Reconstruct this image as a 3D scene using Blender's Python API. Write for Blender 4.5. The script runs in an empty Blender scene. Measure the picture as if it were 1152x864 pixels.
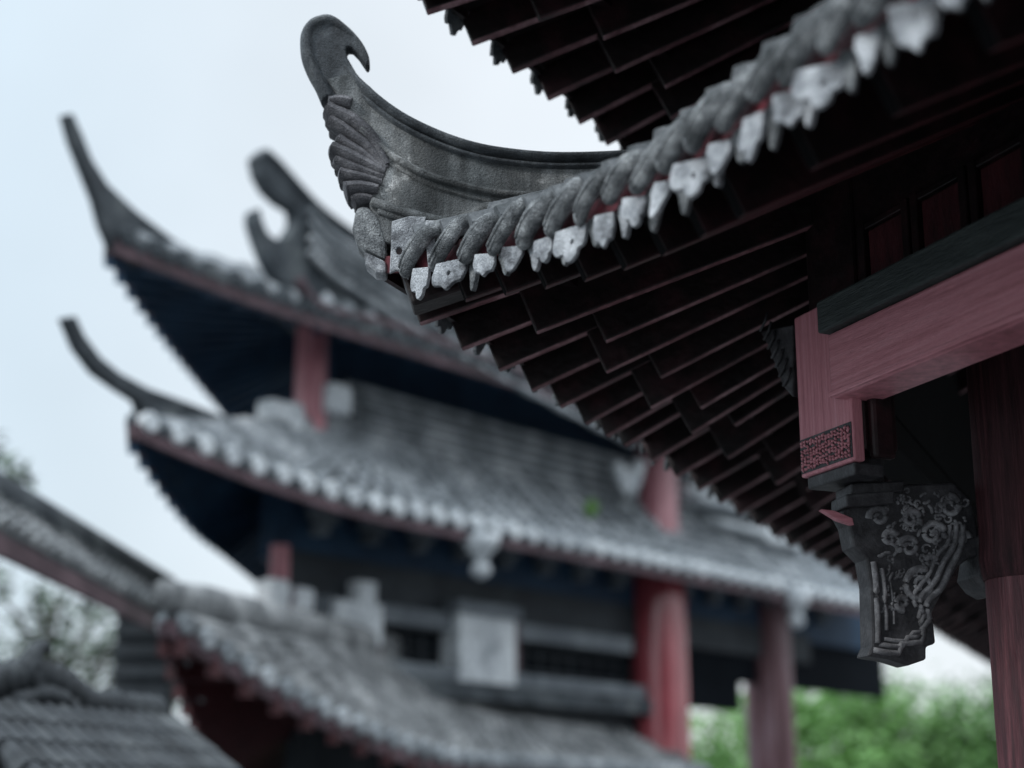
import bpy, bmesh, math, random
from mathutils import Vector as Vec, noise as mnoise
R = math.radians
random.seed(7)
SC = bpy.context.scene
# ------------------------------------------------------------------ camera, sky, sun, exposure
FPX, PITCH, CAMZ = 1827.0, R(15), 1.6
cam_d = bpy.data.cameras.new('camera'); cam = bpy.data.objects.new('camera', cam_d)
SC.collection.objects.link(cam); SC.camera = cam
cam.location = (0, 0, CAMZ); cam.rotation_euler = (R(90) + PITCH, 0, 0)
cam_d.sensor_width = 36; cam_d.lens = 36 * FPX / 1152
cam_d.clip_start = 0.05; cam_d.clip_end = 2000
cam_d.dof.use_dof = True; cam_d.dof.focus_distance = 4.97; cam_d.dof.aperture_fstop = 0.98
W = bpy.data.worlds.new('World'); SC.world = W; W.use_nodes = True
nt = W.node_tree; nt.nodes.clear()
def wn(t, **k):
    n = nt.nodes.new(t)
    for a, b in k.items(): setattr(n, a, b)
    return n
SUN_EL, SUN_AZ = R(33), R(238)          # azimuth clockwise from +Y
wo = wn('ShaderNodeOutputWorld'); bg = wn('ShaderNodeBackground'); bg.inputs[1].default_value = 0.1
sky = wn('ShaderNodeTexSky', sky_type='NISHITA', sun_disc=False)
sky.sun_elevation = SUN_EL; sky.sun_rotation = SUN_AZ; sky.air_density = 1.2; sky.dust_density = 2.0
tc = wn('ShaderNodeTexCoord'); sep = wn('ShaderNodeSeparateXYZ')
nt.links.new(tc.outputs['Generated'], sep.inputs[0])
ramp = wn('ShaderNodeValToRGB')                     # overcast dome: brighter towards the zenith
el = ramp.color_ramp.elements
el[0].position = 0.0; el[0].color = (0.885, 0.945, 1.0, 1)
el[1].position = 1.0; el[1].color = (0.885, 0.945, 1.0, 1)
nt.links.new(sep.outputs[2], ramp.inputs[0])
gain = wn('ShaderNodeMapRange'); gain.inputs[1].default_value = 0.5; gain.inputs[2].default_value = 1.0
gain.inputs[3].default_value = 9.9; gain.inputs[4].default_value = 40.0
nt.links.new(sep.outputs[2], gain.inputs[0])
nz = wn('ShaderNodeTexNoise'); nz.inputs['Scale'].default_value = 4.5; nz.inputs['Detail'].default_value = 3
nt.links.new(tc.outputs['Generated'], nz.inputs['Vector'])
nm = wn('ShaderNodeMapRange'); nm.inputs[1].default_value = 0.3; nm.inputs[2].default_value = 0.7
nm.inputs[3].default_value = 0.92; nm.inputs[4].default_value = 1.07
nt.links.new(nz.outputs[0], nm.inputs[0])
mu = wn('ShaderNodeMath', operation='MULTIPLY'); nt.links.new(gain.outputs[0], mu.inputs[0]); nt.links.new(nm.outputs[0], mu.inputs[1])
vm = wn('ShaderNodeVectorMath', operation='SCALE'); nt.links.new(ramp.outputs[0], vm.inputs[0]); nt.links.new(mu.outputs[0], vm.inputs['Scale'])
side = wn('ShaderNodeMapRange', interpolation_type='SMOOTHSTEP'); side.inputs[1].default_value = -.42; side.inputs[2].default_value = .02   # clouds thin out to the left
nt.links.new(sep.outputs[0], side.inputs[0])
tint = wn('ShaderNodeMix', data_type='RGBA'); tint.inputs[6].default_value = (.80, .90, .96, 1); tint.inputs[7].default_value = (1.0, 1.0, 1.0, 1)
nt.links.new(side.outputs[0], tint.inputs[0])
vt = wn('ShaderNodeVectorMath', operation='MULTIPLY'); nt.links.new(vm.outputs[0], vt.inputs[0]); nt.links.new(tint.outputs[2], vt.inputs[1])
mix = wn('ShaderNodeMix', data_type='RGBA'); mix.inputs[0].default_value = 0.86
nt.links.new(sky.outputs[0], mix.inputs[6]); nt.links.new(vt.outputs[0], mix.inputs[7])
nt.links.new(mix.outputs[2], bg.inputs[0]); nt.links.new(bg.outputs[0], wo.inputs[0])
sun_d = bpy.data.lights.new('sun', 'SUN'); sun = bpy.data.objects.new('sun', sun_d); SC.collection.objects.link(sun)
sun_d.energy = 1.5; sun_d.angle = R(11); sun_d.color = (1.0, 0.98, 0.96)
sdir = Vec((math.sin(SUN_AZ) * math.cos(SUN_EL), math.cos(SUN_AZ) * math.cos(SUN_EL), math.sin(SUN_EL)))
sun.rotation_euler = sdir.to_track_quat('Z', 'Y').to_euler(); sun.location = sdir * 60
SC.view_settings.view_transform = 'Standard'; SC.view_settings.look = 'None'
SC.view_settings.exposure = 0.12; SC.view_settings.gamma = 1.0; SC.view_settings.use_curve_mapping = False
# ------------------------------------------------------------------ geometry from the camera (layout helpers)
cP, sP = math.cos(PITCH), math.sin(PITCH)
def ray(px, py):
    u, v = (px - 576) / FPX, (432 - py) / FPX
    return Vec((u, cP - v * sP, sP + v * cP))
def P(px, py, Y):
    d = ray(px, py); s = Y / d.y
    return Vec((d.x * s, Y, CAMZ + d.z * s))
def on_plane(px, py, Q, D):
    """point on the vertical plane through Q (xy) along D (xy)"""
    d = ray(px, py); n = Vec((-D[1], D[0]))
    s = (n.x * Q[0] + n.y * Q[1]) / (n.x * d.x + n.y * d.y)
    return Vec((d.x * s, d.y * s, CAMZ + d.z * s))
def yaw(a): return Vec((math.sin(R(a)), math.cos(R(a))))
# ------------------------------------------------------------------ materials
def mat(name, cols, rough=0.7, scale=4.0, bump=0.3, bscale=40.0, stretch=None, spec=0.4, detail=6, bdist=0.01, stops=None, metal=0.0, grain=.25, streak=0.0):
    m = bpy.data.materials.new(name); m.use_nodes = True
    t = m.node_tree; b = t.nodes['Principled BSDF']
    def N(ty, **k):
        n = t.nodes.new(ty)
        for a, c in k.items(): setattr(n, a, c)
        return n
    co = N('ShaderNodeTexCoord'); mp = N('ShaderNodeMapping')
    t.links.new(co.outputs['Object'], mp.inputs[0])
    if stretch: mp.inputs['Scale'].default_value = stretch[:3]; mp.inputs['Rotation'].default_value = stretch[3] if len(stretch) > 3 else (0, 0, 0)
    n1 = N('ShaderNodeTexNoise'); n1.inputs['Scale'].default_value = scale; n1.inputs['Detail'].default_value = detail
    n1.inputs['Roughness'].default_value = 0.65
    t.links.new(mp.outputs[0], n1.inputs['Vector'])
    r = N('ShaderNodeValToRGB'); e = r.color_ramp.elements
    stops = stops or [0.3 + 0.4 * i / (len(cols) - 1) for i in range(len(cols))]
    while len(e) < len(cols): e.new(0.5)
    for i, c in enumerate(cols): e[i].position = stops[i]; e[i].color = (*c, 1)
    t.links.new(n1.outputs[0], r.inputs[0])
    n3 = N('ShaderNodeTexNoise'); n3.inputs['Scale'].default_value = bscale * 1.4; n3.inputs['Detail'].default_value = 3; n3.inputs['Roughness'].default_value = .7
    t.links.new(mp.outputs[0], n3.inputs['Vector'])
    g3 = N('ShaderNodeMapRange'); g3.inputs[1].default_value = .32; g3.inputs[2].default_value = .68; g3.inputs[3].default_value = 1 - grain; g3.inputs[4].default_value = 1 + grain
    t.links.new(n3.outputs[0], g3.inputs[0])
    sc = N('ShaderNodeVectorMath', operation='SCALE'); t.links.new(r.outputs[0], sc.inputs[0]); t.links.new(g3.outputs[0], sc.inputs['Scale'])
    outc = sc.outputs[0]
    if streak:          # rain streaks running down the faces
        m2 = N('ShaderNodeMapping'); m2.inputs['Scale'].default_value = (16, 16, 1.6); t.links.new(co.outputs['Object'], m2.inputs[0])
        n4 = N('ShaderNodeTexNoise'); n4.inputs['Scale'].default_value = 1.0; n4.inputs['Detail'].default_value = 5; t.links.new(m2.outputs[0], n4.inputs['Vector'])
        g4 = N('ShaderNodeMapRange'); g4.inputs[1].default_value = .38; g4.inputs[2].default_value = .62; g4.inputs[3].default_value = 1 - streak; g4.inputs[4].default_value = 1 + streak * .35
        t.links.new(n4.outputs[0], g4.inputs[0])
        s4 = N('ShaderNodeVectorMath', operation='SCALE'); t.links.new(outc, s4.inputs[0]); t.links.new(g4.outputs[0], s4.inputs['Scale']); outc = s4.outputs[0]
    t.links.new(outc, b.inputs['Base Color'])
    b.inputs['Roughness'].default_value = rough; b.inputs['Specular IOR Level'].default_value = spec; b.inputs['Metallic'].default_value = metal
    if bump:
        n2 = N('ShaderNodeTexNoise'); n2.inputs['Scale'].default_value = bscale; n2.inputs['Detail'].default_value = 4
        t.links.new(mp.outputs[0], n2.inputs['Vector'])
        bp = N('ShaderNodeBump'); bp.inputs['Strength'].default_value = bump; bp.inputs['Distance'].default_value = bdist
        t.links.new(n2.outputs[0], bp.inputs['Height']); t.links.new(bp.outputs[0], b.inputs['Normal'])
    return m
M = {}
M['stone'] = mat('weathered_ridge_stone', [(.03, .034, .037), (.10, .11, .114), (.17, .18, .185), (.26, .27, .27), (.72, .73, .73)], .85, 4.5, 1.0, 200, stops=[.28, .42, .54, .62, .68], bdist=.008, grain=.6, streak=.55)
M['stone_dark'] = mat('dark_ridge_stone', [(.02, .025, .03), (.07, .08, .09), (.17, .185, .195)], .8, 8, 1.0, 200, bdist=.008, grain=.6, streak=.35)
M['scroll'] = mat('scroll_stone', [(.025, .026, .031), (.09, .09, .10), (.23, .228, .242)], .7, 11, 1.0, 200, bdist=.007, grain=.6)
M['cap'] = mat('cap_tile_clay', [(.025, .03, .033), (.14, .15, .158), (.40, .42, .43)], .85, 16, 1.0, 190, bdist=.009, grain=.6)
M['pale'] = mat('limewashed_drip_tile', [(.06, .063, .07), (.27, .285, .305), (.52, .54, .565)], .85, 13, 1.0, 190, stops=[.33, .48, .66], bdist=.007, grain=.45)
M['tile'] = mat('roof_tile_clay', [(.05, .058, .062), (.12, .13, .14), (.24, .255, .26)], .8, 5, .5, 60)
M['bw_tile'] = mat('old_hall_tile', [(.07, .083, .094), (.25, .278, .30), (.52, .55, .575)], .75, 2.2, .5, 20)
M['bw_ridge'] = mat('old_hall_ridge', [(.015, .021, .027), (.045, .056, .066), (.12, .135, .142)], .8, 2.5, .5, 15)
M['wood'] = mat('blackened_timber', [(.004, .003, .0035), (.011, .0062, .007), (.032, .011, .014)], .45, 6, .35, 30, stretch=(1, 1, 1), spec=.3)
M['edge'] = mat('worn_lacquer_highlight', [(.02, .008, .010), (.17, .065, .078), (.46, .27, .29)], .5, 5, .3, 40)  # worn lacquer, with the lit highlight of the rafter bottoms put into its colour
M['red'] = mat('dull_red_paint', [(.012, .004, .006), (.07, .012, .018), (.19, .03, .042)], .6, 8, .3, 40)
M['pink'] = mat('faded_red_lacquer', [(.20, .065, .08), (.38, .135, .165), (.48, .19, .225), (.56, .26, .30)], .5, 2.2, .5, 24, stretch=(.8, .8, 34, (0, 0, 0)), spec=.5, bdist=.004, stops=[.27, .36, .5, .68])
M['pinkpost'] = mat('faded_red_post', [(.20, .065, .08), (.38, .135, .165), (.48, .19, .225), (.55, .255, .295)], .55, 2.2, .5, 24, stretch=(34, 34, .8), spec=.45, bdist=.004, stops=[.27, .36, .5, .68])
M['column'] = mat('wine_red_column', [(.03, .008, .012), (.075, .02, .027), (.14, .045, .054), (.3, .19, .2)], .5, 4, .6, 20, stretch=(10, 10, .6), stops=[.3, .5, .62, .8])
M['green_black'] = mat('green_black_beam', [(.012, .018, .018), (.03, .04, .04), (.055, .068, .066)], .65, 4, .5, 25, stretch=(1, 1, 10))
M['carved'] = mat('carved_dark_timber', [(.012, .012, .014), (.03, .03, .034), (.07, .07, .076)], .55, 16, .6, 90, bdist=.004)
M['carved_edge'] = mat('pale_carving', [(.04, .04, .044), (.14, .14, .15), (.34, .34, .355)], .7, 14, .6, 120, bdist=.004)  # raised relief, lighter than the block behind it
M['soffit'] = mat('near_black_soffit', [(.002, .002, .0024), (.004, .004, .005)], .9, 3, .2, 20, spec=.1)  # even near-black base, barely reflective
M['col_shade'] = mat('shaded_red_sleeve', [(.012, .004, .006), (.034, .011, .014), (.07, .024, .029)], .6, 4, .4, 20, stretch=(10, 10, .6), spec=.2)  # column red darkened so the colour carries the shade near the top
M['panel'] = mat('dark_red_panel', [(.02, .005, .007), (.05, .01, .014), (.08, .018, .022)], .5, 4, .4, 30, stretch=(4, 4, .8))
M['navy'] = mat('navy_eave_shade', [(.005, .022, .05), (.01, .038, .08), (.02, .06, .115)], .7, 2, .2, 10)  # blue shadow and haze under the eaves put into the base colour
M['hall_red'] = mat('hall_red_column', [(.14, .02, .03), (.33, .06, .075), (.46, .13, .15)], .16, 1.5, .15, 8, stretch=(6, 6, .4), spec=.9)
M['hall_pink'] = mat('hall_faded_pink_column', [(.22, .07, .09), (.42, .17, .2), (.58, .36, .38)], .4, 1.5, .3, 8, stretch=(6, 6, .4), spec=.5)
M['hall_grey_red'] = mat('hall_faded_column', [(.04, .015, .02), (.13, .06, .07), (.3, .22, .25)], .45, 1.5, .3, 8, stretch=(7, 7, .4))
M['fascia'] = mat('hall_fascia_paint', [(.03, .018, .023), (.075, .044, .055), (.14, .09, .105)], .6, 2, .3, 10)
M['coping'] = mat('dark_coping_tile', [(.01, .013, .015), (.03, .036, .042), (.085, .095, .10)], .8, 3, .5, 15)  # dark tile colour, also used for the sheet between tile rows
M['skirt_tile'] = mat('mid_grey_skirt_tile', [(.05, .056, .06), (.17, .182, .19), (.38, .395, .40)], .8, 2.5, .5, 15)  # darker grey than the main hall tiles
M['plaster'] = mat('chalky_plaster', [(.3, .33, .36), (.55, .59, .62), (.7, .74, .76)], .8, 2, .4, 12)
M['hall_wall'] = mat('slate_wall', [(.007, .011, .016), (.018, .025, .032), (.04, .048, .056)], .7, 1.5, .3, 8)
M['hall_beam'] = mat('grey_blue_beam', [(.07, .085, .1), (.13, .15, .17), (.2, .23, .25)], .7, 2, .3, 8)
M['dark'] = mat('window_dark', [(.003, .005, .008), (.006, .009, .013)], .9, 2, 0, spec=.1)
M['bark'] = mat('bark', [(.03, .025, .02), (.08, .065, .05)], .9, 8, .6, 20)
def leafmat(name, a, b, tr=.25):
    m = mat(name, [a, b], .5, .9, 0)
    p = m.node_tree.nodes['Principled BSDF']
    try: p.inputs['Subsurface Weight'].default_value = 0
    except Exception: pass
    return m
M['leaf'] = leafmat('fresh_leaf', (.06, .17, .035), (.19, .40, .10))
M['leaf2'] = leafmat('mid_leaf', (.045, .13, .035), (.14, .30, .08))
M['leaf_dark'] = leafmat('dark_leaf', (.03, .055, .035), (.09, .14, .085))
M['sprig'] = leafmat('sprig_leaf', (.12, .28, .06), (.24, .44, .12))
M['paving'] = mat('stone_paving', [(.09, .093, .096), (.13, .134, .137), (.18, .184, .187)], .85, 1.2, .4, 10)
# ------------------------------------------------------------------ mesh builder
class MB:
    def __init__(s): s.v, s.f, s.m = [], [], []
    def add(s, vs, fs, mi=0):
        o = len(s.v); s.v += [tuple(a) for a in vs]; s.f += [tuple(i + o for i in f) for f in fs]; s.m += [mi] * len(fs); return s
    def box(s, c, ax, ay, az, mi=0, mis=None):
        """centre and three half-axis vectors; mis: material per face (-x,+x,-y,+y,-z,+z)"""
        c, ax, ay, az = Vec(c), Vec(ax), Vec(ay), Vec(az)
        vs = [c + ax * i + ay * j + az * k for i in (-1, 1) for j in (-1, 1) for k in (-1, 1)]
        fs = [(0, 1, 3, 2), (4, 6, 7, 5), (0, 4, 5, 1), (2, 3, 7, 6), (0, 2, 6, 4), (1, 5, 7, 3)]
        o = len(s.v); s.add(vs, fs, mi)
        if mis: s.m[-6:] = mis
        return s
    def beam(s, a, b, w, h, up=(0, 0, 1), mi=0, mis=None, drop=0.0):
        """bar from a to b (centre line), width w, height h"""
        a, b = Vec(a), Vec(b); d = b - a; L = d.length; d.normalize()
        side = d.cross(Vec(up)).normalized(); u = side.cross(d)
        return s.box((a + b) / 2 - u * drop, d * (L / 2), side * (w / 2), u * (h / 2), mi, mis)
    def tube(s, path, rad, n=10, mi=0, sq=(1, 1), cap=True, up=(0, 0, 1)):
        path = [Vec(p) for p in path]; k = len(path); rings = []
        for i, p in enumerate(path):
            d = (path[min(i + 1, k - 1)] - path[max(i - 1, 0)]).normalized()
            a = d.cross(Vec(up))
            a = a.normalized() if a.length > 1e-4 else Vec((1, 0, 0))
            b = a.cross(d).normalized(); r = rad[i] if hasattr(rad, '__len__') else rad
            rings.append([p + a * (math.cos(2 * math.pi * j / n) * r * sq[0]) + b * (math.sin(2 * math.pi * j / n) * r * sq[1]) for j in range(n)])
        vs = [q for rg in rings for q in rg]
        fs = [(i * n + j, i * n + (j + 1) % n, (i + 1) * n + (j + 1) % n, (i + 1) * n + j) for i in range(k - 1) for j in range(n)]
        if cap: fs += [tuple(range(n))[::-1], tuple((k - 1) * n + j for j in range(n))]
        return s.add(vs, fs, mi)
    def prism(s, pts, off, mi=0):
        """polygon (3D points) extruded by vector off, centred"""
        pts = [Vec(p) for p in pts]; off = Vec(off); n = len(pts)
        vs = [p - off / 2 for p in pts] + [p + off / 2 for p in pts]
        fs = [tuple(range(n)), tuple(range(n, 2 * n))[::-1]] + [(i, i + n, (i + 1) % n + n, (i + 1) % n) for i in range(n)]
        return s.add(vs, fs, mi)
    def grid(s, rows, mi=0):
        a, b = len(rows), len(rows[0])
        return s.add([p for r in rows for p in r], [(i * b + j, i * b + j + 1, (i + 1) * b + j + 1, (i + 1) * b + j) for i in range(a - 1) for j in range(b - 1)], mi)
    def build(s, name, mats, parent=None, smooth=False, bevel=0, fix=True, sub=0, disp=0):
        me = bpy.data.meshes.new(name); base = parent.matrix_world_base if False else ROOT.get(parent.name if parent else None, Vec((0, 0, 0)))
        me.from_pydata([tuple(Vec(v) - base) for v in s.v], [], s.f)
        mats = mats if isinstance(mats, (list, tuple)) else [mats]
        for q in mats: me.materials.append(q)
        me.polygons.foreach_set('material_index', s.m)
        if fix:
            bm = bmesh.new(); bm.from_mesh(me); bmesh.ops.recalc_face_normals(bm, faces=bm.faces)
            bmesh.ops.triangulate(bm, faces=[f for f in bm.faces if len(f.verts) > 4]); bm.to_mesh(me); bm.free()
        if smooth:
            me.polygons.foreach_set('use_smooth', [True] * len(me.polygons))
            if smooth is not True: me.set_sharp_from_angle(angle=R(smooth))
        o = bpy.data.objects.new(name, me); SC.collection.objects.link(o)
        if parent: o.parent = parent; ROOT[o.name] = base
        if bevel:
            md = o.modifiers.new('bevel', 'BEVEL'); md.width = bevel; md.segments = 2; md.limit_method = 'ANGLE'; md.angle_limit = R(40)
        if sub:
            md = o.modifiers.new('sub', 'SUBSURF'); md.levels = md.render_levels = sub
        return o
ROOT = {}
def tag(o, label, cat, group=None):
    o['label'] = label; o['category'] = cat
    if group: o['group'] = group
    return o
def thing(name, loc, label, cat, group=None):
    o = bpy.data.objects.new(name, None); SC.collection.objects.link(o); o.location = loc; o.empty_display_size = .2
    ROOT[o.name] = Vec(loc); return tag(o, label, cat, group)
def v3(xy, z): return Vec((xy[0], xy[1], z))
def lerp(a, b, t): return a + (b - a) * t
def smooth_path(pts, n=6):
    """Catmull-Rom through the points"""
    pts = [Vec(p) for p in pts]; out = []
    for i in range(len(pts) - 1):
        p0, p1, p2, p3 = pts[max(i - 1, 0)], pts[i], pts[i + 1], pts[min(i + 2, len(pts) - 1)]
        for j in range(n):
            t = j / n
            out.append(0.5 * ((2 * p1) + (p2 - p0) * t + (2 * p0 - 5 * p1 + 4 * p2 - p3) * t * t + (3 * p1 - p0 - 3 * p2 + p3) * t ** 3))
    out.append(pts[-1]); return out
# ------------------------------------------------------------------ one slope of a swept Chinese roof
class Side:
    def __init__(s, V, D, other, ze, d, rise, r, flare, up, L, p=2.0, a=.8):
        """V corner (plan), D direction of this eave from the corner, other: direction of the eave on the other side"""
        s.V, s.D, O = Vec(V), Vec(D).normalized(), Vec(other).normalized()
        n = Vec((-s.D.y, s.D.x)); s.N = n if n.dot(O) > -.9999 and n.dot(O - s.D * O.dot(s.D)) > 0 else -n
        ang = math.acos(max(-1, min(1, s.D.dot(O)))); s.k = 1 / math.tan(ang / 2)
        s.B = (s.D + O).normalized()
        s.ze, s.d, s.rise, s.fl, s.up, s.L, s.p, s.a = ze, d, rise, flare, up, L, p, a
        s.r = r; s.rw = max(r, s.k * d * 1.25)
    fan = True
    def g(s, t): return max(0.0, 1 - t / s.r) ** s.p
    def w(s, t): return t if t >= s.rw else s.k * s.d + (t / s.rw) * (s.rw - s.k * s.d)
    def pt(s, t, v, off=0.0):
        g = s.g(t); e = s.V + s.D * t - s.B * (s.fl * g); i = s.V + s.N * s.d + s.D * s.w(t)
        z0 = s.ze + s.up * g; z1 = s.ze + s.rise
        q = e + (i - e) * v
        return v3(q, z0 + (z1 - z0) * (s.a * v + (1 - s.a) * v * v) + off)
    def ts(s, step, t0=0.0, t1=None):
        t1 = s.L if t1 is None else t1; n = max(1, round((t1 - t0) / step)); return [t0 + (t1 - t0) * i / n for i in range(n + 1)]
    def inward(s, t, v=0.0):
        return (s.pt(t, v + .05) - s.pt(t, v)).normalized()
def slope_mesh(mb, s, th=.05, nv=8, step=.12, mi=0, v1=1.0, t0=0.0, off=0.0):
    T = s.ts(step, t0)
    rows_b = [[s.pt(t, v1 * j / nv, off) for j in range(nv + 1)] for t in T]; rows_t = [[p + Vec((0, 0, th)) for p in r] for r in rows_b]
    mb.grid(rows_b, mi); mb.grid(rows_t, mi)
    mb.grid([[r[0] for r in rows_b], [r[0] for r in rows_t]], mi); mb.grid([[r[-1] for r in rows_b], [r[-1] for r in rows_t]], mi)
    mb.grid([rows_b[0], rows_t[0]], mi); mb.grid([rows_b[-1], rows_t[-1]], mi)
def tile_rows(mb, s, step, rad, off, nv=8, t0=0.0, mi=0, v0=-.015, v1=1.0, scallop=False):
    for t in s.ts(step, t0):
        if scallop:          # courses of overlapping barrel tiles: each tile is wider at its lower end
            path, rr = [], []
            for j in range(nv):
                a, b = v0 + (v1 - v0) * j / nv, v0 + (v1 - v0) * (j + .97) / nv
                path += [s.pt(t, a, off + rad * .25), s.pt(t, b, off)]; rr += [rad * 1.08, rad * .86]
        else:
            path = [s.pt(t, v0 + (v1 - v0) * j / nv, off) for j in range(nv + 1)]; rr = rad
        mb.tube(path, rr, 7, mi)
def fascia(mb, s, h, w, zoff, out=.0, step=.15, mi=0, v=0.0, t0=0.0):
    T = s.ts(step, t0); rows = []
    for t in T:
        p = s.pt(t, v); o = -v3(s.N, 0)
        a = p + o * out + Vec((0, 0, zoff)); rows.append([a, a + o * w, a + o * w - Vec((0, 0, h)), a - Vec((0, 0, h)), a])
    mb.grid(rows, mi); mb.add(rows[0][:4], [(0, 1, 2, 3)], mi); mb.add(rows[-1][:4], [(0, 1, 2, 3)], mi)

# ================================================================== ground
g = MB(); n = 24
g.add([(0, 0, 0)] + [(900 * math.cos(2 * math.pi * i / n), 900 * math.sin(2 * math.pi * i / n), 0) for i in range(n)], [(0, i + 1, (i + 1) % n + 1) for i in range(n)])
go = g.build('ground', M['paving']); go['kind'] = 'structure'

# ================================================================== foreground pavilion
PV = Vec((-.116, 4.934)); F = Vec((.386, -.9225)).normalized(); L = Vec((.40, .916)).normalized()
ZE = 3.13
pav = thing('pavilion', (1.7, 5.3, 0), 'dark wooden pavilion with close upturned grey stone eave corner and pink beam', 'pavilion')
def make_pair(V, ze, d, rise, r, fl, up, LF, LL, p=2.0):
    return Side(V, F, L, ze, d, rise, r, fl, up, LF, p), Side(V, L, F, ze, d, rise, r, fl, up, LL, p)
sF, sL = make_pair(PV, ZE, 2.0, 1.1, 1.5, .30, .19, 6.5, 12.5)
def build_eave(root, sF, sL, name, tiles_step, spacing):
    sF.fan = False            # the near side has one row of deep rafters
    deck = MB()
    for s in (sF, sL): slope_mesh(deck, s, .045, step=.14)
    roof = deck.build(name, M['wood'], root)
    tm = MB()
    for s in (sF, sL): tile_rows(tm, s, tiles_step, .04, .07, 10, t0=.2, scallop=True)
    tm.build('tile_covering', M['tile'], roof, smooth=40)
    for s in (sF, sL):
        fm = MB(); fascia(fm, s, .055, .02, .02, out=.004); fm.build('fascia', M['red'] if s is sF else M['wood'], roof)
        T = [t for t in s.ts(.19, .16, 1.4)] + [t for t in s.ts(spacing, 1.4 + spacing, s.L - .1)]
        for q, t in enumerate(T):
            if s is sF and t > 4.6: continue
            hj = random.uniform(-.006, .006)
            if s.fan:            # flying rafter from just past the eave edge inwards, main rafter below it
                rf = MB(); rf.beam(s.pt(t, -.012, -.058 + hj), s.pt(t, .40, -.058), .045, .115, mis=[0, 0, 0, 0, 1, 0]); rf.build('flying_rafter', [M['wood'], M['edge']], roof, bevel=.006)
                v0, z0 = .17 + .05 * ((q % 2) - .5) + random.uniform(-.012, .012), -.19
            else:
                v0, z0 = .05, -.09
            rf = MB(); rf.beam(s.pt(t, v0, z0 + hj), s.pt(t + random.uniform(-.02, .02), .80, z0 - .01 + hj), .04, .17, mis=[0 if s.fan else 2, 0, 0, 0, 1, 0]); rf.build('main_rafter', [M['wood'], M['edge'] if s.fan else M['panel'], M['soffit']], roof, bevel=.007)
        # square batten that carries the flying rafters
        if s.fan: bt = MB(); fascia(bt, s, .07, .05, -.115, step=.2, v=.22); bt.build('eave_batten', M['wood'], roof)
    # hip beam under the corner
    hb = MB(); a, b = sF.pt(0, .03, -.10), sF.pt(0, .9, -.13); hb.beam(a, b, .13, .17); hb.build('hip_beam', M['wood'], roof, bevel=.012)
    return roof
lower = build_eave(pav, sF, sL, 'lower_roof', .125, .32)
V2 = PV + (sF.B * .13)
uF, uL = make_pair(V2, 4.24, 1.9, 1.1, 1.7, .44, .2, 6.5, 12.0)
upper = build_eave(pav, uF, uL, 'upper_roof', .2, .34)

# ---- drip and cap tiles of the lower eave
def plate(shape, w, h, T, at, e1, e2, n, name, parent, m, hole=False):
    """flat pendant tile: outline in (along, down), extruded along n, optionally pierced"""
    bm = bmesh.new()
    def loop(pts):
        vs = [bm.verts.new(at + e1 * (x * w) - e2 * (y * h) - n * (T / 2)) for x, y in pts]
        return [bm.edges.new((vs[i], vs[(i + 1) % len(vs)])) for i in range(len(vs))]
    ed = loop(shape)
    if hole:
        for (hx, hy, hr) in hole: ed += loop([(hx + hr * math.cos(-a * 2 * math.pi / 9), hy + hr * 1.3 * w / h * math.sin(-a * 2 * math.pi / 9)) for a in range(9)])
    bmesh.ops.triangle_fill(bm, edges=ed, use_beauty=True)
    fs = list(bm.faces); r = bmesh.ops.extrude_face_region(bm, geom=fs)
    bmesh.ops.translate(bm, verts=[q for q in r['geom'] if isinstance(q, bmesh.types.BMVert)], vec=n * T)
    bmesh.ops.recalc_face_normals(bm, faces=bm.faces)
    base = ROOT[parent.name]
    bmesh.ops.translate(bm, verts=bm.verts, vec=-base)
    me = bpy.data.meshes.new(name); bm.to_mesh(me); bm.free(); me.materials.append(m)
    o = bpy.data.objects.new(name, me); SC.collection.objects.link(o); o.parent = parent; ROOT[o.name] = base
    md = o.modifiers.new('bevel', 'BEVEL'); md.width = .003; md.segments = 2; md.limit_method = 'ANGLE'; md.angle_limit = R(50)
    return o
SH = [
    [(-.5, 0), (.5, 0), (.52, .35), (.45, .62), (.3, .7), (.22, .95), (.08, 1.0), (-.04, .86), (-.16, .74), (-.34, .82), (-.46, .66), (-.52, .3)],
    [(-.5, 0), (.5, 0), (.55, .5), (.5, .85), (.3, .8), (.1, .92), (-.1, .84), (-.28, .98), (-.42, .9), (-.5, .6)],
    [(-.35, 0), (.4, 0), (.42, .3), (.3, .7), (.16, 1.0), (0, 1.06), (-.12, .9), (-.22, .55), (-.4, .35)],
    [(-.5, 0), (.5, 0), (.46, .4), (.36, .75), (.2, .68), (.1, .98), (-.06, 1.08), (-.2, .8), (-.38, .9), (-.5, .5)],
]
def rounded(sh):
    q = smooth_path([(x, y, 0) for x, y in sh[2:]], 3); return sh[:2] + [(p.x, p.y) for p in q]
SHR = [rounded(x_) for x_ in [
    [(-.5, 0), (.5, 0), (.53, .3), (.5, .58), (.34, .66), (.3, .86), (.12, 1.0), (-.04, .92), (-.12, .74), (-.34, .74), (-.5, .55), (-.52, .25)],
    [(-.5, 0), (.5, 0), (.54, .4), (.46, .72), (.24, .78), (.04, .98), (-.16, .82), (-.42, .76), (-.52, .45)],
    [(-.42, 0), (.42, 0), (.46, .3), (.34, .62), (.2, .92), (.02, 1.04), (-.14, .9), (-.26, .58), (-.44, .32)]]]
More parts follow.
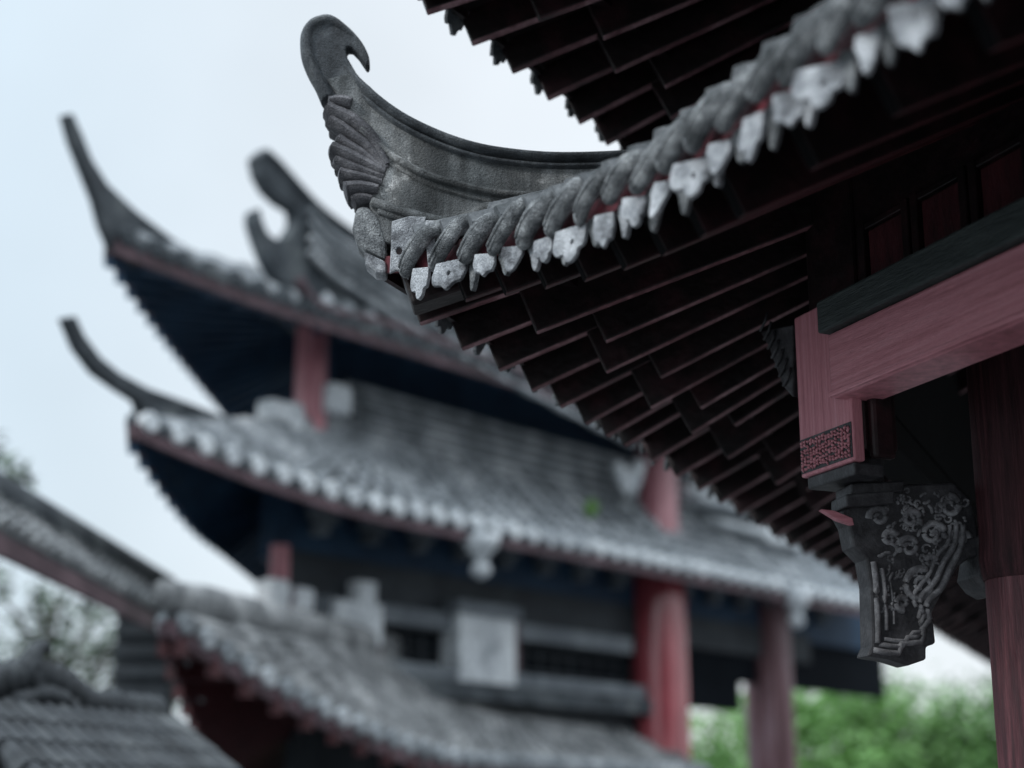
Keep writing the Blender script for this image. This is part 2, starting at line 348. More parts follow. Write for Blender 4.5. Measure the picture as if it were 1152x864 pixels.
for i, t in enumerate(sF.ts(.136, .22, 4.2)):
    o3 = -v3(sF.N, 0); d3 = v3(sF.D, 0)
    p = sF.pt(t, 0) + o3 * .03
    j = random.uniform
    # cap tile: a leaf-like rolled tile end that overlaps its neighbour
    c = MB(); z = Vec((0, 0, 1)); k = j(.9, 1.15)
    q1, q2 = j(-.012, .012), j(-.012, .012)
    path = smooth_path([p + d3 * .075 - o3 * .07 + z * (.062 + q1), p + d3 * .058 - o3 * .01 + z * (.068 + q1), p + d3 * .022 + o3 * .022 + z * (.034 + q2), p - d3 * .03 + o3 * .034 + z * (-.004 + q2), p - d3 * (.07 + q1) + o3 * .03 + z * (-.034 + j(-.016, .012))], 5)
    nn = len(path); rr = [(.010 + .021 * math.sin(math.pi * (.06 + .74 * q / (nn - 1)))) * k for q in range(nn)]; rr[-1] = .011; rr[-2] *= .84
    c.tube(path, rr, 12, sq=(.8, 1.0)); c.tube([q + o3 * (rr[w] * .78) for w, q in enumerate(path[3:-3], 3)], .006, 6)
    for sg in (-.55, .55): c.tube([q + o3 * (rr[w] * .6) + z * (sg * rr[w]) for w, q in enumerate(path[4:-3], 4)], .0045, 6)
    c.tube([path[3] + z * rr[3] * .2, path[3] - d3 * .008], [rr[3] * 1.16, rr[3] * 1.12], 12)
    c.build('cap_tile', M['cap'], lower, smooth=True)
    # drip tile below it
    w, h = j(.055, .088), j(.07, .115)
    if i % 4 == 1: w, h = j(.095, .11), j(.095, .115)
    at = p + o3 * (.012 + .006 * (i % 2)) - z * .05 + d3 * (.05 + j(-.012, .012))
    e1 = (d3 + Vec((j(.35, .95), j(-.1, .3), j(-.2, .16)))).normalized(); e2 = (z - o3 * j(.0, .3) + e1 * j(-.16, .16)).normalized(); nrm = e1.cross(e2).normalized()
    hole = [(j(-.12, .12), .44, .06)]
    plate(random.choice(SHR[:2]) if w > .1 else random.choice(SHR), w, h, .014, at, e1, e2, nrm, 'drip_tile', lower, M['pale'], hole if w > .088 else None)
for i, t in enumerate(sF.ts(.136, .29, 4.1)):
    o3 = -v3(sF.N, 0); d3 = v3(sF.D, 0); j = random.uniform; z = Vec((0, 0, 1)); p = sF.pt(t, 0) + o3 * .018
    e1 = (d3 + Vec((j(.2, .9), 0, j(-.1, .1)))).normalized(); e2 = (z + e1 * j(-.15, .15)).normalized()
    plate(SHR[2], j(.04, .06), j(.075, .11), .016, p - z * .035 + d3 * .04, e1, e2, e1.cross(e2).normalized(), 'drip_tile', lower, M['cap'] if i % 3 else M['pale'])
for i, t in enumerate(sL.ts(.16, .3, 12.2)):
    o3 = -v3(sL.N, 0); d3 = v3(sL.D, 0); p = sL.pt(t, 0) + o3 * .03; z = Vec((0, 0, 1))
    plate(SH[2] if i % 2 else SH[3], .12, random.uniform(.07, .10), .014, p + z * .01, d3, (z - o3 * .3).normalized(), d3.cross((z - o3 * .3)).normalized(), 'drip_tile', lower, M['tile'])
for i, t in enumerate(uL.ts(.2, .3, 11.8)):
    o3 = -v3(uL.N, 0); d3 = v3(uL.D, 0); p = uL.pt(t, 0) + o3 * .03; z = Vec((0, 0, 1))
    plate(SH[3] if i % 2 else SH[0], .13, random.uniform(.07, .11), .014, p + z * .01, d3, (z - o3 * .3).normalized(), d3.cross((z - o3 * .3)).normalized(), 'drip_tile', upper, M['tile'])

# ---- hip ridge with its hooked finial (stands in the vertical plane of the hip)
YR = 4.94
def Z1(zx, zy, dy=0.0): return P(330 + zx / 2.4675, zy / 2.4675, YR) + Vec((0, dy, 0))
TH = Vec((0, .15, 0))
top = [(150, 165), (175, 215), (220, 268), (300, 328), (400, 378), (500, 412), (600, 430), (720, 440), (860, 438), (1000, 428), (1200, 405)]
roll = [(195, 380), (260, 440), (340, 490), (430, 525), (560, 555), (700, 562), (850, 550), (1000, 535), (1200, 510)]
base = [(215, 590), (252, 690), (330, 700), (450, 690), (640, 650), (850, 610), (1000, 590), (1200, 560)]
ridge = MB()
ridge.prism([Z1(*q) for q in [(95, 235)] + top[1:] + roll[::-1]], TH * .62)
ridge.prism([Z1(*q) for q in [(195, 372)] + [(x, y - 6) for x, y in roll[1:]] + base[::-1]], TH * .78)
hip = ridge.build('hip_ridge', M['stone'], pav, bevel=.008)
# cap moulding: flat rounded band along the top
cp = [Z1(x, y + 14) for x, y in [(120, 150)] + top[1:]]
cp = smooth_path(cp, 5)
m_ = MB(); YU = (0, 1, 0); nc = len(cp); m_.tube(cp, [.026 * min(1, .25 + q / 12) for q in range(nc)], 14, sq=(.8, 3.3), up=YU); m_.tube([q - Vec((0, 0, .03)) for q in cp[4:]], [.016 * min(1, .3 + q / 8) for q in range(nc - 4)], 10, sq=(.8, 4.4), up=YU)
m_.build('ridge_cap', M['stone_dark'], hip, smooth=True)
m_ = MB(); rp = smooth_path([Z1(*q) for q in roll], 5)
m_.tube(rp, .02, 12, sq=(1, 4.2), up=YU); m_.tube([q - Vec((0, 0, .033)) for q in rp[3:]], .0105, 8, sq=(1, 6.6), up=YU)
m_.build('ridge_moulding', M['stone'], hip, smooth=True)
# hook finial
hk = [(105, 292), (86, 250), (62, 205), (40, 160), (34, 112), (48, 80), (74, 62), (104, 58), (134, 72), (165, 96), (190, 124), (206, 152), (212, 184), (205, 195), (196, 182), (180, 158), (164, 142), (150, 140), (147, 152), (153, 172), (176, 212), (222, 268), (190, 320)]
m_ = MB(); m_.prism([Z1(*q) for q in hk], TH * .46)
fin = m_.build('hook_finial', M['stone_dark'], hip, bevel=.012)
rim = smooth_path([Z1(*q) for q in [(97, 285), (80, 245), (58, 205), (42, 160), (40, 112), (55, 82), (80, 70), (106, 68), (134, 84), (162, 106), (186, 132), (202, 160), (207, 188)]], 5)
m_ = MB(); nr = len(rim); m_.tube(rim, [.024 - .018 * max(0, (q / nr - .55) / .45) for q in range(nr)], 12, sq=(1.0, 2.3), up=YU)
m_.build('finial_rim', M['stone_dark'], hip, smooth=True)
# fluted scroll carving on the ridge nose
nose = [
    ([(262, 478), (225, 405), (170, 352), (118, 330), (98, 318)], .020, .036), ([(262, 488), (215, 430), (165, 388), (125, 362), (104, 350)], .018, .030),
    ([(258, 492), (200, 448), (150, 415), (124, 398)], .016, .026), ([(258, 500), (195, 468), (140, 440), (104, 428)], .020, .033),
    ([(255, 512), (190, 490), (142, 468), (116, 458)], .018, .026), ([(250, 525), (195, 512), (150, 500), (128, 496)], .018, .028),
    ([(240, 545), (200, 540), (165, 540), (144, 545)], .022, .036), ([(222, 570), (196, 566), (178, 566), (166, 572)], .018, .024),
    ([(165, 305), (140, 300), (118, 300), (100, 302)], .022, .028)]
m_ = MB()
for q, (pts, r0, r1) in enumerate(nose):
    for dy in (-.045, .045):
        pth = smooth_path([Z1(x, y, dy * (1 if i < 2 else .7)) for i, (x, y) in enumerate(pts)], 4); kk = len(pth)
        m_.tube(pth, [r0 + (r1 - r0) * math.sin(math.pi * .5 * i / (kk - 1)) if i < kk - 1 else r1 * .55 for i in range(kk)], 12, sq=(.85, 1.6), up=YU)
m_.prism([Z1(*q) for q in [(140, 300), (200, 370), (275, 470), (270, 520), (225, 580), (180, 570), (150, 480), (130, 400)]], TH * .5)
m_.build('scroll_carving', M['scroll'], hip, smooth=50)
m_ = MB()
m_.tube(smooth_path([Z1(x, y, -.07) for x, y in [(222, 582), (300, 607), (380, 628), (455, 642)]]), .016, 10)
m_.tube(smooth_path([Z1(x, y, -.062) for x, y in [(240, 603), (320, 632), (400, 652), (455, 662)]]), .012, 10)
m_.tube(smooth_path([Z1(x, y, -.08) for x, y in [(455, 636), (500, 628), (540, 606), (592, 608)]]), [.014 + .012 * math.sin(math.pi * i / 18) for i in range(19)], 10)
m_.build('leaf_moulding', M['stone'], hip, smooth=True)
m_ = MB(); m_.prism([Z1(*q) for q in [(178, 592), (212, 590), (238, 612), (262, 690), (264, 745), (232, 728), (200, 712), (180, 690), (168, 650)]], TH * .9)
m_.build('nose_block', M['cap'], hip, bevel=.02)
m_ = MB(); m_.prism([Z1(x, y, -.03) for x, y in [(200, 716), (262, 745), (262, 780), (232, 776), (205, 752)]], TH * .6)
m_.build('nose_drip', M['pale'], hip, bevel=.012)
# the first, larger pendant plate beside the nose
def plate_px(pts, hole, Y, name, parent, m, T=.016):
    o = Vec((0, 1, 0)); pp = [Z1(*q) for q in pts]; c0 = Z1(0, 0)
    e1, e2 = Vec((1, 0, 0)), Vec((0, 0, 1))
    sh = [((q.x - c0.x), -(q.z - c0.z)) for q in pp]
    hh = None
    if hole:
        hq = Z1(*hole[:2]); hh = [(hq.x - c0.x, -(hq.z - c0.z), hole[2])]
    return plate(sh, 1, 1, T, Vec((c0.x, Y, c0.z)), e1, e2, Vec((0, 1, 0)), name, parent, m, hh)
plate_px([(284, 668), (330, 654), (376, 656), (366, 700), (352, 758), (336, 800), (328, 824), (314, 800), (296, 800), (278, 808), (282, 740)], (304, 748, .010), YR - .17, 'drip_tile', lower, M['pale'])
plate_px([(378, 690), (402, 690), (404, 760), (400, 826), (386, 820), (380, 760)], None, YR - .25, 'drip_tile', lower, M['pale'])
plate_px([(432, 740), (458, 740), (452, 790), (436, 830), (418, 826), (420, 780)], None, YR - .2, 'drip_tile', lower, M['pale'])

# ---- posts, beams and walls of the pavilion
nF, nL = v3(sF.N, 0), v3(sL.N, 0); f3, l3, Zv = v3(F, 0), v3(L, 0), Vec((0, 0, 1))
IN = 1.02
ring = PV + sF.B * (IN / math.sin(R(67.5)))          # corner of the beam ring
def face_pt(px, py, inset):                           # point on the vertical plane parallel to the front eave
    return on_plane(px, py, PV + sF.N * inset, F)
FD = IN - .02
pl, pr = face_pt(899, 470, FD), face_pt(958, 470, FD)
pz0, pz1 = face_pt(925, 530, FD).z, face_pt(905, 352, FD).z
pc = (pl + pr) / 2; hw = (pr - pl).length / 2
m_ = MB(); m_.box(v3(pc.xy, (pz0 + pz1) / 2) + nF * .02, f3 * hw, nF * .02, Zv * ((pz1 - pz0) / 2))
post = m_.build('hanging_post', M['pinkpost'], pav, bevel=.006)
m_ = MB(); m_.box(v3(pc.xy, (pz0 + 3.7) / 2 + .02) + nF * .11, f3 * (hw * .9), nF * .065, Zv * ((3.7 - pz0) / 2 - .02))
m_.box(v3(pc.xy, pz0 + .12) + nF * .10 + f3 * (hw * .9 + .02), f3 * .018, nF * .04, Zv * .11); m_.build('post_core', M['wood'], post, bevel=.012)
# carved band at the foot of the post (filigree in relief)
m_ = MB(); zb = pz0 + .015
for i in range(16):
    for j in range(8):
        u = (i + .5) / 16 * 2 - 1; h = zb + .012 * j + .008
        q = v3(pc.xy, h + random.uniform(-.004, .004)) + f3 * (hw * .93 * u) - nF * .002
        a = random.uniform(0, 6.28); s_ = random.uniform(.005, .009)
        dd = (f3 * math.cos(a) + Zv * math.sin(a)) * s_
        m_.tube([q - dd, q - nF * .004, q + dd], [.003, .0055, .003], 5)
m_.build('carved_band', M['pink'], post, smooth=True)
m_ = MB(); m_.box(v3(pc.xy, pz0 + .066) - nF * .0012, f3 * (hw * .96), nF * .001, Zv * .055); m_.build('band_ground', M['carved'], post)
m_ = MB(); m_.box(v3(pc.xy, pz0 - .02) + nF * .065, f3 * (hw * .88), nF * .055, Zv * .02); m_.build('post_foot', M['carved'], post, bevel=.006)
# pink beam
bl = face_pt(934, 449, FD - .05); bt = face_pt(950, 367, FD - .05)
bz0 = bl.z; bz1 = bt.z; LB = 5.2
def along(p, s): return p + f3 * s
c0 = v3(bl.xy, (bz0 + bz1) / 2) + f3 * (LB / 2) + nF * .08
m_ = MB(); m_.box(c0, f3 * (LB / 2), nF * .08, Zv * ((bz1 - bz0) / 2)); beam = m_.build('beam', M['pink'], pav, bevel=.011)
m_ = MB(); m_.box(v3(c0.xy, bz0 + .012) - nF * .083, f3 * (LB / 2 - .004), nF * .006, Zv * .008); m_.build('beam_lip', M['pink'], beam, bevel=.003)
# green-black rail above it
gz0, gz1 = bz1 + .002, bz1 + .105
m_ = MB(); m_.box(v3(c0.xy, (gz0 + gz1) / 2) - nF * .012, f3 * (LB / 2 + .012), nF * .095, Zv * ((gz1 - gz0) / 2)); m_.build('rail', M['green_black'], pav, bevel=.008)
# clerestory wall above the rail
m_ = MB(); m_.box(v3(c0.xy, gz1 + .32) + nF * .06, f3 * (LB / 2), nF * .03, Zv * .318); wall = m_.build('clerestory_wall', M['wood'], pav)
x = .10
while x < 4.4:
    w_ = .18
    q = v3(bl.xy, gz1 + .13) + f3 * (x + w_ / 2) + nF * .108
    m_ = MB(); m_.box(q, f3 * (w_ / 2), nF * .006, Zv * .085); m_.build('wall_panel', M['panel'], wall, bevel=.012)
    m_ = MB()
    for sg in (-1, 1):
        m_.box(q + f3 * (sg * (w_ / 2 + .022)) - nF * .006, f3 * .016, nF * .014, Zv * .115)
        m_.box(q + Zv * (sg * .1) - nF * .004, f3 * (w_ / 2 + .005), nF * .012, Zv * .012)
    m_.build('panel_frame', M['wood'], wall, bevel=.004)
    x += .27
# beams of the left side and purlins, running away from the corner
lp = v3(ring, 0)
for (h, z, w_, nm, off) in ((.22, bz0 + .12, .14, 'side_beam', .02), (.12, bz1 + .20, .12, 'purlin', .04)):
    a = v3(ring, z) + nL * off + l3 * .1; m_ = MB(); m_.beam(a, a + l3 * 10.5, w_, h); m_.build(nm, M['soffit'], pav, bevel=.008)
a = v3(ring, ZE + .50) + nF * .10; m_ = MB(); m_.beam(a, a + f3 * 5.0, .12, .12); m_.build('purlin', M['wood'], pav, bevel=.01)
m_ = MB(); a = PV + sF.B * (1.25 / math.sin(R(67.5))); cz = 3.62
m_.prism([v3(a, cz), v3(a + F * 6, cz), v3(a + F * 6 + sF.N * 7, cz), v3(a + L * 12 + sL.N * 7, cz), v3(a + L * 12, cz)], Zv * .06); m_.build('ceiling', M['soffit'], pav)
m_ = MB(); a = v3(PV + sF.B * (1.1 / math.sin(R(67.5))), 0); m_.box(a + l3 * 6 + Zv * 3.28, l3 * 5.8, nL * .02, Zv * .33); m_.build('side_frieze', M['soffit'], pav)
# columns: the corner one in view and the ones further along the left side
def column(px, r, z1, label=None):
    m_ = MB(); m_.tube([Vec((px[0], px[1], z)) for z in (.25, .9, 1.7, z1)], [r, r * 1.0, r * .97, r * .93], 40)
    c = m_.build('column', M['column'], pav, smooth=40)
    m_ = MB(); m_.tube([Vec((px[0], px[1], z)) for z in (2.30, 2.325, 2.36, 2.42, z1 + .02)], [r * .99, r * 1.03, r * 1.06, r * 1.02, r * 1.02], 32); m_.build('column_shade_sleeve', M['col_shade'], c, smooth=40)  # second tube: added dark sleeve standing in for shade on the upper column
    m_ = MB(); m_.tube([Vec((px[0], px[1], z)) for z in (0, .1, .18, .25)], [r * 1.45, r * 1.5, r * 1.3, r * 1.05], 32); m_.build('column_base', M['stone'], c, smooth=40)
    return c
CI = 1.62
cq = PV + sF.B * (CI / math.sin(R(67.5)))
cc = on_plane(1163, 720, cq, (1, .1)); cq = cc.xy
column(cq, .135, 3.4)
for s_ in (4.2, 8.4): column(cq + L * s_, .135, 3.4)
# wall behind the column line of the front and upper storey walls (dark)
m_ = MB(); a = v3(cq, 0) + f3 * .6 + nF * .5; m_.box(a + f3 * 2.2 + Zv * 1.75, f3 * 2.2, nF * .05, Zv * 1.75); m_.build('inner_wall', M['panel'], pav)
iq = PV + sF.B * (1.86 / math.sin(R(67.5)))
m_ = MB()
m_.box(v3(iq, 4.65) + f3 * 2.8, f3 * 2.8, nF * .05, Zv * .62); m_.box(v3(iq, 4.65) + l3 * 5.5, l3 * 5.5, nL * .05, Zv * .62)
m_.build('upper_wall', M['wood'], pav)
m_ = MB(); m_.box(v3(iq, 4.55) - nF * .1 + f3 * 1.05, f3 * .06, nF * .05, Zv * .55); m_.build('upper_post', M['panel'], pav, bevel=.01)

# ---- carved corbel between the hanging post and the column
def Z5(zx, zy, dy=0.0):
    q = on_plane(850 + zx / 2.086, 450 + zy / 2.086, (pc.x, pc.y + .03), (1, .22)); return q + Vec((.21 * dy * -1, dy, 0))
nb = Vec((-.21, .977, 0))
out = [(188, 270), (205, 300), (215, 350), (245, 380), (255, 440), (258, 580), (248, 604), (300, 612), (345, 626), (386, 612), (386, 582), (408, 575), (404, 535), (398, 505), (420, 462), (440, 430), (460, 395), (485, 378), (512, 368), (505, 300), (490, 240), (450, 200), (300, 205), (225, 235)]
m_ = MB(); m_.prism([Z5(*q) for q in out], nb * .09); corb = m_.build('carved_corbel', M['carved'], pav, bevel=.008)
def rel(pts, r, n=5, sq=(1.3, 1), dy=-.0435): m_.tube(smooth_path([Z5(x, y, dy) for x, y in pts], n), r, 7, sq=sq)
m_ = MB()
rel([(262, 385), (268, 440), (272, 520), (272, 575)], .010); rel([(282, 400), (290, 470), (292, 545)], .008); rel([(300, 420), (308, 480), (310, 530)], .004)
for k, (ax, ay) in enumerate(((0, 0), (16, -14), (30, -26))):
    rel([(262 + ax * .8, 590 + ay), (320 + ax * .5, 598 + ay * 1.1), (325 + ax, 575 + ay), (372 + ax * .1, 572 + ay), (376 - ax * .3, 540 + ay), (392 - ax * .6, 520 + ay)], [.010, .0085, .007][k], 2)
for k in range(3):
    o_ = 15 * k
    rel([(392 - o_, 520 - o_), (385 - o_, 480 - o_ * .6), (420 - o_, 445 - o_), (440 - o_, 400 - o_), (465 - o_, 350 - o_ * .3), (470 - o_, 300)], [.011, .0095, .0075][k])
for (cx, cy, r0, r1, tn, dr) in ((372, 440, 6, 42, 1.6, 1), (345, 350, 5, 26, 1.5, -1), (400, 320, 5, 30, 1.4, 1), (330, 480, 4, 18, 1.3, -1), (440, 255, 5, 26, 1.3, -1), (350, 285, 4, 22, 1.4, 1), (300, 330, 4, 18, 1.2, 1), (275, 280, 5, 24, 1.3, -1), (395, 385, 3, 15, 1.2, 1), (470, 330, 4, 16, 1.2, 1)):
    rel([(cx + (r0 + (r1 - r0) * q / 14) * math.cos(dr * q / 14 * tn * 6.28 + cx), cy + (r0 + (r1 - r0) * q / 14) * math.sin(dr * q / 14 * tn * 6.28 + cx)) for q in range(15)], [.004 + .006 * w / 42 for w in range(43)], 3, sq=(1.2, 1.3))
for q in range(75):
    x_, y_ = random.uniform(285, 480), random.uniform(220, 500)
    if x_ > 300 + (500 - y_) * .75 + 20: continue
    r1, a0, dr = random.uniform(6, 13), random.uniform(0, 6.28), random.choice((-1, 1))
    rel([(x_ + r1 * (.25 + .75 * w / 9) * math.cos(a0 + dr * w * .62), y_ + r1 * (.25 + .75 * w / 9) * math.sin(a0 + dr * w * .62)) for w in range(10)], [.0022 + .0028 * (1 - abs(w / 13.5 - 1)) for w in range(28)], 3)
for q in range(90):
    x_, y_ = random.uniform(280, 480), random.uniform(225, 500)
    if x_ > 300 + (500 - y_) * .75 + 30: continue
    a = random.uniform(0, 6.28); l_ = random.uniform(6, 14)
    rel([(x_ - l_ * math.cos(a), y_ - l_ * math.sin(a)), (x_ + 3 * math.sin(a), y_ - 3 * math.cos(a)), (x_ + l_ * math.cos(a), y_ + l_ * math.sin(a))], [.002] + [.0055] * 5 + [.002], 3)
m_.build('relief_carving', M['carved_edge'], corb, smooth=True)
m_ = MB()
for (x0, x1, y0, y1, dy) in ((188, 300, 232, 262, -.02), (205, 330, 205, 232, 0), (230, 285, 100, 205, .02), (285, 300, 60, 200, .05)):
    m_.prism([Z5(x0, y0, dy), Z5(x1, y0 - 8, dy), Z5(x1, y1 - 8, dy), Z5(x0, y1, dy)], nb * .12)
m_.build('corbel_block', M['carved'], pav, bevel=.006)
m_ = MB(); m_.prism([Z5(135, 265, -.05), Z5(165, 268, -.05), Z5(208, 286, -.05), Z5(212, 302, -.05), Z5(175, 290, -.05)], nb * .03); m_.build('bracket_tongue', M['pink'], pav, bevel=.003)
# bracket knuckle where the corbel meets the column
m_ = MB(); m_.prism([Z5(*q) for q in [(500, 330), (520, 300), (560, 290), (560, 460), (545, 462), (520, 448), (498, 420), (505, 380)]], nb * .16); m_.build('column_bracket', M['carved'], pav, bevel=.02)
# dark carved spandrel left of the post
m_ = MB(); sp = [face_pt(x, y, FD + .05) for x, y in [(862, 374), (899, 366), (899, 448), (888, 436), (882, 420), (872, 392)]]
m_.prism(sp, nF * .05); spd = m_.build('spandrel', M['carved'], pav, bevel=.006)
m_ = MB()
for k in range(7):
    a = lerp(sp[0], sp[3], k / 6); m_.tube([a - nF * .03 + f3 * .01, a - nF * .034 + f3 * .05 + Zv * .02, a - nF * .03 + f3 * .06 + Zv * .05], .005, 6)
m_.build('relief_carving', M['carved'], spd, smooth=True)

# ================================================================== background temple hall
HD = yaw(40); HL = yaw(1)
hall = thing('temple_hall', (-2.2, 16.3, 0), 'blurred grey tiled temple hall with two sweeping roofs and red columns behind the pavilion', 'temple hall')
def hall_eave(name, V, ze, d, rise, r, fl, up, LR, LLt, p=1.6, row=.3, rad=.085, nv=7, drip=.3, shell=M['navy']):
    a = Side(V, HD, HL, ze, d, rise, r, fl, up, LR, p, .75); b = Side(V, HL, HD, ze, d, rise, r, fl, up, LLt, p, .75)
    mb = MB(); slope_mesh(mb, a, .06, step=.3); slope_mesh(mb, b, .06, step=.3); rf = mb.build(name, shell, hall)
    for s in (a, b):
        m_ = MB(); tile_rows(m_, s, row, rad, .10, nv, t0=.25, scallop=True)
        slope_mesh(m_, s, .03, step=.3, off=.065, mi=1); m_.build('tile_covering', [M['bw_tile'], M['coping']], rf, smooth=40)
        m_ = MB(); fascia(m_, s, .13, .05, .03, out=.01, step=.3); m_.build('fascia', M['fascia'], rf)
        m_ = MB()
        for t in s.ts(drip, .15):
            q = s.pt(t, -.01, .09); o3 = -v3(s.N, 0)
            m_.tube([q - o3 * .1, q + o3 * .05, q + o3 * .075], [rad * 1.15, rad * 1.15, rad * .9], 10)
            m_.prism([q + o3 * .05 + v3(s.D, 0) * x_ + Zv * z_ for x_, z_ in ((.05, -.02), (drip - .05, -.02), (drip * .72, -.08), (drip / 2, -.11), (drip * .28, -.08))], o3 * .03, 1)
        m_.build('drip_edge', [M['plaster'] if s is a and name == 'middle_roof' else M['bw_ridge'], M['bw_ridge']], rf, smooth=40)
        for q, t in enumerate(s.ts(.36, .2)):
            if s is a and t > 11: continue
            m_ = MB(); m_.beam(s.pt(t, -.03 if s is b else .05, -.08), s.pt(t, .8, -.10), .09, .14); m_.build('rafter', M['navy'], rf)
    return a, b, rf
WV = Vec((-3.2, 13.5))
mF, mL, mid = hall_eave('middle_roof', WV, 4.5, 1.25, 1.2, 3.0, .05, .32, 14.0, 7.0)
tF, tL, topr = hall_eave('top_roof', Vec((-3.46, 13.35)), 6.33, 1.5, .95, 2.5, .05, .10, 11.0, 6.0)
# stacked mouldings and wall of the upper storey above the middle roof
ic = WV + mF.N * 1.25 + HD * (mF.k * 1.25)
h3, n3 = v3(HD, 0), v3(mF.N, 0); h3l, n3l = v3(HL, 0), v3(mL.N, 0)
zt, zb_ = on_plane(500, 466, ic, HD).z, on_plane(500, 516, ic, HD).z
m_ = MB()
for k in range(5):
    o_ = .14 - .02 * k; z_ = zb_ - .1 + (zt - zb_ + .1) * (k + .3) / 5
    m_.box(v3(ic, z_) + h3 * 6 - n3 * o_, h3 * 6, n3 * .12, Zv * .05, 1)
    m_.tube([v3(ic, z_ + .06) - n3 * (o_ + .10), v3(ic, z_ + .06) + h3 * 12 - n3 * (o_ + .10)], .05, 8)
m_.build('ridge_courses', [M['bw_tile'], M['coping']], hall)
m_ = MB(); m_.box(v3(ic, (zt + 6.75) / 2) + h3 * 4.5 + n3 * .2, h3 * 4.5, n3 * .1, Zv * ((6.75 - zt) / 2 + .3)); m_.box(v3(ic, 6.2) + h3l * 3 + n3l * .2, h3l * 2, n3l * .1, Zv * .8); m_.build('upper_wall', M['navy'], hall)
# hooked hip ridges at the two corners, standing in the vertical plane of each hip
def hip_hook(root, V, B, outline, spine, rads, thick):
    m_ = MB(); nrm = Vec((-B.y, B.x, 0)); m_.prism([on_plane(x_, y_, V, B) for x_, y_ in outline], nrm * thick)
    rr = m_.build('hip_ridge', M['bw_ridge'], root, bevel=.012)
    m_ = MB(); pp = smooth_path([on_plane(x_, y_, V, B) for x_, y_ in spine], 5); kk = len(pp)
    m_.tube(pp, [rads[0] + (rads[1] - rads[0]) * i / (kk - 1) for i in range(kk)], 8, sq=(1.3, 1)); m_.build('ridge_cap', M['bw_ridge'], rr, smooth=True)
    return rr
BB = mF.B
hip_hook(hall, Vec((-3.46, 13.35)), BB, [(70, 130), (78, 128), (88, 150), (100, 180), (118, 208), (150, 238), (190, 268), (240, 298), (290, 322), (345, 352), (345, 385), (300, 345), (240, 320), (190, 305), (150, 300), (125, 285), (112, 255), (104, 225), (90, 190), (78, 160)],
         [(74, 133), (86, 165), (100, 196), (118, 218), (150, 243), (190, 272), (240, 302), (290, 326), (340, 354)], (.012, .06), .08)
hip_hook(hall, WV, BB, [(70, 358), (80, 356), (90, 378), (108, 402), (130, 420), (160, 436), (200, 452), (250, 472), (320, 498), (330, 530), (250, 500), (200, 485), (160, 478), (152, 452), (130, 438), (105, 420), (84, 392)],
         [(75, 360), (86, 384), (105, 408), (130, 427), (160, 441), (200, 456), (250, 476), (320, 502)], (.02, .07), .10)
# second, taller roof piece with its scrolled end (right of the first hook)
gp = Vec((-3.46, 13.35)) + HD * 1.9 + mF.N * .12
m_ = MB(); ol = [(284, 178), (292, 171), (304, 178), (318, 196), (334, 212), (352, 232), (380, 254), (420, 280), (480, 318), (560, 362), (700, 430), (760, 470), (760, 500), (700, 470), (560, 420), (430, 375), (350, 355), (318, 330), (296, 295), (286, 268), (281, 250), (282, 238), (286, 236), (289, 250), (295, 264), (306, 272), (318, 268), (328, 252), (327, 238), (312, 229), (298, 216), (288, 198)]
m_.prism([on_plane(x_, y_, gp, HD) for x_, y_ in ol], n3 * .18); gr = m_.build('gable_ridge', M['bw_ridge'], hall, bevel=.015)
m_ = MB(); pp = smooth_path([on_plane(x_, y_, gp, HD) for x_, y_ in [(292, 174), (306, 186), (330, 213), (352, 236), (380, 258), (420, 284), (480, 321), (560, 366), (700, 434)]], 4)
m_.tube(pp, .06, 8, sq=(2.4, 1)); m_.build('ridge_cap', M['bw_ridge'], gr, smooth=True)
m_ = MB()
for k, dy in enumerate((16, 30, 46, 62)):
    pp = smooth_path([on_plane(x_, y_ + dy, gp, HD) - n3 * .16 for x_, y_ in [(336, 224), (356, 246), (384, 266), (424, 292), (484, 328), (564, 372), (700, 440)]], 8)
    m_.tube(pp, [.03 + .022 * (q_ % 2) for q_ in range(len(pp))] if k > 1 else .035, 7)
m_.build('ridge_moulding', M['bw_tile'], gr, smooth=True)
m_ = MB(); pp = smooth_path([on_plane(x_, y_, gp, HD) - n3 * .17 for x_, y_ in [(322, 318), (350, 350), (430, 371), (560, 416), (700, 466)]], 4); m_.tube(pp, .05, 7); m_.build('fascia', M['fascia'], gr, smooth=True)
m_ = MB()
for k in range(24):
    t = .62 + k * .3; b_ = v3(gp, 0) + h3 * t - n3 * .18
    q0 = tF.pt(1.9 + t, .02, .12); z1 = min(7.6, q0.z + .55 - k * .0)
    m_.tube([q0 - n3 * .02, v3((q0 + n3 * .18).xy, q0.z + .28), v3((q0 + n3 * .25).xy, q0.z + .6)], [.1, .095, .09], 8)
m_.build('tile_covering', M['bw_tile'], gr, smooth=40)
# columns
def hall_col(px, inset, r, z0, z1, m, nm):
    q = on_plane(px, 600, WV + mF.N * inset, HD)
    m_ = MB(); m_.tube([Vec((q.x, q.y, z)) for z in (z0, (z0 + z1) / 2, z1)], [r * 1.02, r, r * .96], 28); o = m_.build(nm, m, hall, smooth=40)
    return o, q
WI = .95
hall_col(738, .75, .37, 0, 4.72, M['hall_red'], 'lower_column'); hall_col(740, .85, .27, 4.74, 6.9, M['hall_pink'], 'upper_column')
hall_col(858, .95, .34, 0, 4.8, M['hall_grey_red'], 'lower_column'); hall_col(344, .95, .17, 4.9, 6.6, M['hall_pink'], 'upper_column')
